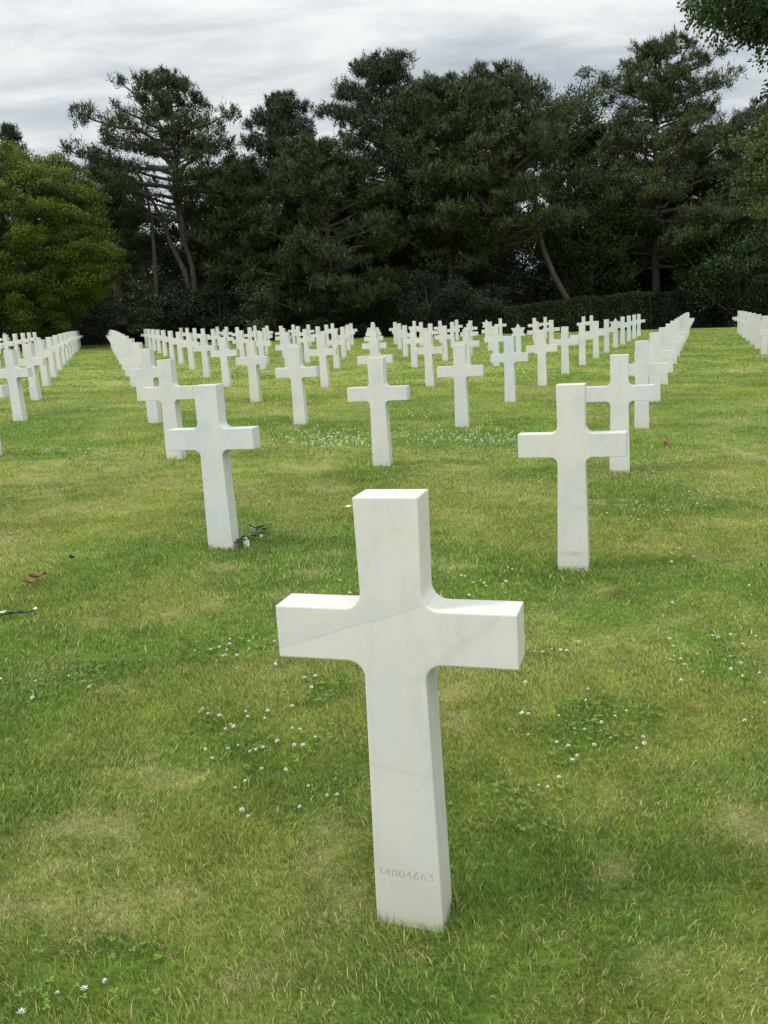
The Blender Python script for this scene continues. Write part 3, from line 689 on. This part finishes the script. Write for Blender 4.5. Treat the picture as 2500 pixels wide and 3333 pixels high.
def shrub(label,cx,cy,D,rx,rz,**k):
    k.setdefault('m',M_SHRUB); k.setdefault('nc',60); k.setdefault('cr',.55); k.setdefault('leaf',.13); k.setdefault('per',170)
    return broad(label,cx,cy,D,rx,rz,name='shrub',cat='shrub',trunk_r=.06,group='shrubs along the edge of the lawn',zclip=.1,part='foliage',**k)
PX=2871.68
M_BARK3=bark_mat('pale_pine_bark',(.030,.026,.021),(.080,.068,.055))
# --- row of pines (top pixel in the photo gives height)
pine('open-crowned tall pine with several bare brown stems, second tree from the left',560,245,57,[(.46,2.3),(.55,4.4),(.70,5.2),(.82,4.5),(.92,2.7),(1,.8)],nb=66,m=M_PINE,pads=1.3,per=110,padr=.56,lean=.5,trunk_r=.26,tstart=.45,bark=M_BARK3,
     stems=[([(628,1000),(600,880),(560,800),(520,700),(470,600),(420,520)],.20,.06),([(640,1000),(625,860),(590,760),(570,640),(560,520)],.20,.06),([(512,1000),(505,860),(495,720),(470,600)],.16,.06)],slopes=(.05,.28),side=-.25)
pine('narrow dark pine behind the yellow-green tree at the far left',10,400,72,[(.3,2.0),(.6,1.9),(.85,1.2),(1,.4)],nb=46,m=M_PINE2)
pine('small dark pine showing between the yellow-green tree and the open pine',330,520,70,[(.2,3.2),(.5,3.2),(.8,2.0),(1,.6)],nb=50,m=M_PINE)
pine('cone-topped dense pine left of the tallest pine group',905,305,60,[(.18,5.4),(.4,5.0),(.6,3.6),(.78,2.5),(.9,1.5),(1,.4)],nb=105,m=M_PINE3,per=130)
pine('bushy green pine filling the gap right of the cone-topped pine',1040,470,56,[(.1,4.6),(.35,4.8),(.6,4.0),(.85,2.6),(1,.8)],nb=90,m=M_PINE,per=130)
pine('tallest broad dark pine in the middle of the tree line',1245,190,62,[(.18,4.6),(.35,5.4),(.55,4.8),(.75,4.2),(.88,3.0),(1,.7)],nb=120,m=M_PINE3,per=130,stems=[([(1330,1000),(1325,850),(1322,700)],.2,.12)])
pine('dark pine with twin bare trunk at the centre right of the tallest pine',1440,262,59,[(.25,4.4),(.45,5.0),(.68,4.2),(.85,2.9),(1,.7)],nb=105,m=M_PINE,per=130,stems=[([(1420,980),(1424,840),(1410,700)],.2,.12)])
pine('round-shouldered pine with a curved leaning trunk over the dark shrubs',1600,242,57,[(.34,4.0),(.5,5.0),(.68,4.6),(.84,3.6),(.94,2.2),(1,.8)],nb=105,m=M_PINE2,per=125,tstart=.42,bark=M_BARK3,
     stems=[([(1868,1012),(1835,955),(1800,890),(1768,810),(1750,730),(1745,650),(1735,560)],.20,.10),([(1752,690),(1700,715),(1640,740),(1580,760),(1510,765)],.09,.03),([(1745,600),(1700,640),(1640,660)],.07,.03)])
pine('layered cedar-like pine rising highest at the right of the tree line',2140,135,60,[(.22,5.2),(.42,6.4),(.58,5.6),(.66,3.8),(.80,4.6),(.9,2.6),(1,.5)],nb=92,m=M_PINE2,per=130,side=.25,slopes=(0,.35))
pine('dark pine filling the space left of the layered pine',1950,420,66,[(.1,4.2),(.4,4.6),(.7,3.2),(1,.8)],nb=85,m=M_PINE3,per=120)
pine('spreading pine right of the layered pine, reaching a bough to the right',2290,425,63,[(.2,4.2),(.5,5.0),(.75,4.2),(.92,2.2),(1,.7)],nb=88,m=M_PINE,per=120,side=.2)
pine('dark pine at the right edge behind the bright foliage',2510,330,66,[(.1,4.5),(.5,4.6),(.8,3.2),(1,.9)],nb=85,m=M_PINE3,per=120)
pine('short-boughed pine below the cone-topped pine, centre left',790,560,58,[(.15,3.8),(.45,4.0),(.75,2.8),(1,.7)],nb=75,m=M_PINE,per=120)
# leaning bare trunk at the left
lt=pine('pine with a leaning bare lower trunk left of the crosses, crown joining the open pine',330,640,59,[(.45,2.6),(.7,3.2),(.9,2.2),(1,.7)],nb=46,m=M_PINE,per=100,trunk_r=.16,tstart=.5,
     stems=[([(434,1112),(420,1060),(404,1000),(388,930),(360,840),(335,740)],.30,.14)])
# --- broadleaved
broad('big yellow-green hornbeam-like tree at the left edge of the lawn',60,775,50,5.9,5.7,nc=1500,lumpy=.35,m=M_HORN,per=250,cr=.52,leaf=.115,trunk_r=.35,surf=.55,zclip=.7,name='yellow_green_tree')
broad('pale green tree showing between the open pine and cone-topped pine',760,640,74,2.6,3.4,nc=70,m=M_DEC2,leaf=.2)
broad('dark round broadleaf tree behind the curved trunk',1920,760,60,4.4,5.0,nc=230,m=M_DEC,per=190)
broad('thin-leaved tree top rising between two pines, right of centre',1850,430,67,3.3,3.7,nc=150,m=M_DEC2,per=150,leaf=.18)
broad('dark broadleaf tree at the right behind the hedge',2400,850,56,4.2,4.3,nc=210,m=M_DEC,per=190)
broad('mid green broadleaf tree cut by the right edge, sunlit leaves',2570,520,36,2.1,2.7,nc=150,m=M_DEC3,per=170,cr=.55,leaf=.13,trunk_r=.2)
broad('near tree overhanging the top right corner with dark glossy leaves',2880,-205,22,3.95,3.2,nc=800,m=M_NEAR,per=190,cr=.5,leaf=.125,trunk_r=.3,droop=.55,surf=.6,name='overhanging_tree',group=None)
broad('dark understorey tree between the pine trunks, centre left',650,820,62,4.2,3.6,nc=150,m=M_DEC,per=160)
broad('dark understorey tree behind the tallest pine',1180,800,68,4.8,4.4,nc=170,m=M_DEC,per=160)
broad('dark understorey tree at the centre right',1560,830,66,4.8,4.2,nc=170,m=M_DEC,per=160)
broad('dark understorey tree right of the dark round broadleaf tree',2160,800,68,4.8,4.4,nc=160,m=M_DEC,per=160)
# deep background row
for i,(X,Y,rx,rz) in enumerate([(-60,900,6,5),(230,880,6,5),(480,900,6,4.2),(800,900,6,4.5),(1020,880,6,5),(1330,900,6,5),(1640,860,6,5),(1900,860,6,5),(2180,820,6,6),(2450,760,6,6)]):
    w=['far left','left','left of the open pine','centre left','middle left','middle','middle right','centre right','right','far right'][i]
    broad(f'deep shaded tree in the back row of the wood, {w}',X,Y,78,rx,rz,nc=130,m=M_DEC,per=120,cr=1.1,leaf=.28)
# shrubs
SH=[(60,1060,52,3.4,1.5,M_SHRUB,'dark low shrub under the yellow-green tree, far left'),(250,1050,56,3.0,1.7,M_SHRUB,'dark shrub behind the end of the left crosses'),
 (480,1020,57,1.6,1.9,M_SHRUB2,'small flowering pale shrub beside the leaning trunk'),(590,1000,57,1.8,2.0,M_SHRUB,'dark glossy shrub behind the left rows of crosses'),
 (715,1000,57,2.0,2.0,M_SHRUB,'grey-green leafy shrub left of the centre'),(870,985,56,2.4,2.1,M_SHRUB2,'grey-leaved shrub with pale leaves, centre left'),(1050,1010,56,2.8,1.9,M_SHRUB,'dark shrub mass just left of the centre file of crosses'),
 (1270,965,58,2.0,2.4,M_DEC2,'yellowish green shrub behind the centre file of crosses'),(1400,985,56,2.8,2.1,M_SHRUB,'dark shrub right of the centre file of crosses'),(1560,1000,56,2.2,1.7,M_SHRUB,'dark rounded shrub behind the star headstones')]
for X,Y,D,rx,rz,m,l in SH: shrub(l,X,Y,D,rx,rz,m=m,nc=int(34*rx))
M_HEDGE=leaf_mat('hedge_leaves',(.009,.020,.007),(.055,.085,.028),.10,.45,.35)
def hedge(label,X0,X1,Y0,Y1,D0,D1,depth,m,seed):
    a=at(X0,Y0,D0); b=at(X1,Y1,D1); L=math.hypot(b[0]-a[0],b[1]-a[1]); g=float(gz(a[0],a[1])); root=empty('clipped_hedge',(a[0],a[1],g)); tag(root,label,'hedge','hedges along the edge of the lawn')
    n=int(L*3600); t=RNG.random(n); X=a[0]+(b[0]-a[0])*t; Y=a[1]+(b[1]-a[1])*t; top=a[2]+(b[2]-a[2])*t+.9*(fbm(t*L,t*0,.45,seed)-.5)
    gg=gz(X,Y); q=RNG.random(n); face=q<.72
    z=np.where(face,gg+(top-gg)*RNG.random(n),top-.35*RNG.random(n)**2); bulge=.35*(fbm(t*L,z,.8,seed+3)-.5)+.10*RNG.normal(size=n)
    Y=Y+np.where(face,bulge,depth*RNG.random(n)); P=np.stack([X-a[0],Y-a[1],z-g],1)
    d=unit(RNG.normal(size=(n,3))+np.array([0,-.5,.4])); tone=np.clip(fbm(t*L,z,1.6,seed+5)*.8+.4*(RNG.random(n)-.4),0,1)
    v,f,tn=leaves(P,d,.11*(.6+.8*RNG.random(n)),.065*(.6+.8*RNG.random(n)),tone); link('foliage',npmesh('hedge_foliage',v,f,tone=tn),m,root)
    nb=int(L/1.3); parts=[]
    for i in range(nb):
        s=(i+.5)/nb; bx=(b[0]-a[0])*s; by=(b[1]-a[1])*s+depth*.5; h=a[2]+(b[2]-a[2])*s-g; z0=float(gz(a[0]+bx,a[1]+by))-g
        parts.append(tube(np.array([[bx,by,z0-.1],[bx+.05,by,z0+.5],[bx-.04,by+.05,h-.25]]),np.array([.05,.04,.015]),6))
    tv,tf=merge(parts); link('stems',npmesh('hedge_stems',tv,tf),M_BARK2,root)
hedge('long dark clipped hedge along the right side of the lawn',1640,2120,992,950,54.5,55.5,1.6,M_HEDGE,4)
hedge('taller very dark hedge at the far right edge of the lawn',2120,2620,950,925,56,58,1.8,M_SHRUB,9)
hedge('low dark hedge running behind the left and centre crosses',-120,1640,1075,1005,60,56,1.4,M_SHRUB,14)
def thicket():
    a=at(-500,1000,84); b=at(3000,900,84); n=150000; t=RNG.random(n); X=a[0]+(b[0]-a[0])*t; hgt=5.5+2.5*(fbm(t*60,t*0,.6,3)-.5)
    Y=np.full(n,a[1])+RNG.normal(size=n)*.7; g=gz(X,Y); z=g+hgt*RNG.random(n); P=np.stack([X,Y,z],1); d=unit(RNG.normal(size=(n,3)))
    v,f,tn=leaves(P,d,.45*(.6+.8*RNG.random(n)),.30*(.6+.8*RNG.random(n)),RNG.random(n)*.5)
    tag(link('thicket',npmesh('thicket',v,f,tone=tn),M_DEC),'dense shaded undergrowth deep in the wood behind the tree line','undergrowth',kind='stuff')
thicket()
# ------------------------------------------------------------------ light and sky
SUN_EL,SUN_AZ=math.radians(50),math.radians(188)   # azimuth measured from +x, counter-clockwise: sun at the left
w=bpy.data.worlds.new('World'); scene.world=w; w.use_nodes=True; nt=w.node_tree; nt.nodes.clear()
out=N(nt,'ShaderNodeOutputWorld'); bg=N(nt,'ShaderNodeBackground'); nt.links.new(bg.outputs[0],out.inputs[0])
sky=N(nt,'ShaderNodeTexSky'); sky.sky_type='NISHITA'; sky.sun_disc=False; sky.sun_elevation=SUN_EL; sky.sun_rotation=math.radians(90)-SUN_AZ
tc=N(nt,'ShaderNodeTexCoord'); sx=N(nt,'ShaderNodeSeparateXYZ'); nt.links.new(tc.outputs['Generated'],sx.inputs[0])
den=math_(nt,'ADD',math_(nt,'MAXIMUM',sx.outputs['Z'],0.0),.15)
cx=N(nt,'ShaderNodeCombineXYZ'); nt.links.new(math_(nt,'DIVIDE',sx.outputs['X'],den),cx.inputs[0]); nt.links.new(math_(nt,'DIVIDE',sx.outputs['Y'],den),cx.inputs[1])
mp=N(nt,'ShaderNodeMapping'); mp.inputs['Scale'].default_value=(.80,1.45,1); mp.inputs['Rotation'].default_value=(0,0,.12); mp.inputs['Location'].default_value=(3.1,1.7,0); nt.links.new(cx.outputs[0],mp.inputs[0])
n1=N(nt,'ShaderNodeTexNoise',Scale=1.0,Detail=7.0,Roughness=.5,Distortion=.35); nt.links.new(mp.outputs[0],n1.inputs['Vector'])
cr=N(nt,'ShaderNodeValToRGB'); n2=N(nt,'ShaderNodeTexNoise',Scale=3.1,Detail=6.0,Roughness=.6,Distortion=.6); nt.links.new(mp.outputs[0],n2.inputs['Vector']); nt.links.new(math_(nt,'ADD',n1.outputs['Fac'],math_(nt,'MULTIPLY',math_(nt,'SUBTRACT',n2.outputs['Fac'],.5),.34)),cr.inputs[0]); e=cr.color_ramp.elements
e[0].position=.34; e[0].color=(.42,.47,.525,1); e[1].position=.60; e[1].color=(.94,.95,.94,1); k=cr.color_ramp.elements.new(.5); k.color=(.68,.72,.75,1)
# overcast is brighter overhead than near the horizon
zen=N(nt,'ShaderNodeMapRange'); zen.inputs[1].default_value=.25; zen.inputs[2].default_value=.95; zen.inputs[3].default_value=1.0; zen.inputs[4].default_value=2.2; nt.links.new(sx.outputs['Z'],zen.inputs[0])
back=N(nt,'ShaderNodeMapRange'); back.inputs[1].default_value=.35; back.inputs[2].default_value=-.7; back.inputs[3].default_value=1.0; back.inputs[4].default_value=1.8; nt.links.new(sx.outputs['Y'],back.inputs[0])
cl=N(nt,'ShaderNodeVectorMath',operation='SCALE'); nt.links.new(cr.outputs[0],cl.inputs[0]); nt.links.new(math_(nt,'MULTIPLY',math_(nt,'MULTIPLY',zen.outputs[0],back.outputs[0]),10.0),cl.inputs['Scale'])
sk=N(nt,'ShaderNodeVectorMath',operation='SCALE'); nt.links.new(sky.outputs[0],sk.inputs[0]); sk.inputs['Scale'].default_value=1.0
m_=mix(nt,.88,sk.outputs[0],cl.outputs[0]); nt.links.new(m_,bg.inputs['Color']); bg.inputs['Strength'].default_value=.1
sd=bpy.data.lights.new('sun','SUN'); sd.energy=2.2; sd.angle=math.radians(11); sd.color=(1,.95,.86); so=bpy.data.objects.new('sun',sd); COL.objects.link(so)
dirv=Vector((math.cos(SUN_EL)*math.cos(SUN_AZ),math.cos(SUN_EL)*math.sin(SUN_AZ),math.sin(SUN_EL))); so.rotation_euler=dirv.to_track_quat('Z','Y').to_euler(); so.location=(0,0,40)
# ------------------------------------------------------------------ camera
cd=bpy.data.cameras.new('camera'); cam=bpy.data.objects.new('camera',cd); COL.objects.link(cam); scene.camera=cam
cd.sensor_fit='VERTICAL'; cd.sensor_height=36; cd.sensor_width=27; cd.lens=36*F/3333; cd.clip_start=.05; cd.clip_end=3000
R=Matrix(((RGT[0],UPV[0],-FWD[0]),(RGT[1],UPV[1],-FWD[1]),(RGT[2],UPV[2],-FWD[2]))); cam.matrix_world=Matrix.Translation(CAM)@R.to_4x4()
scene.view_settings.view_transform='Standard'; scene.view_settings.look='None'; scene.view_settings.exposure=0.0; scene.view_settings.gamma=1
scene.render.resolution_x=768; scene.render.resolution_y=1024
scene.render.engine='CYCLES'
scene.cycles.max_bounces=8; scene.cycles.transparent_max_bounces=8
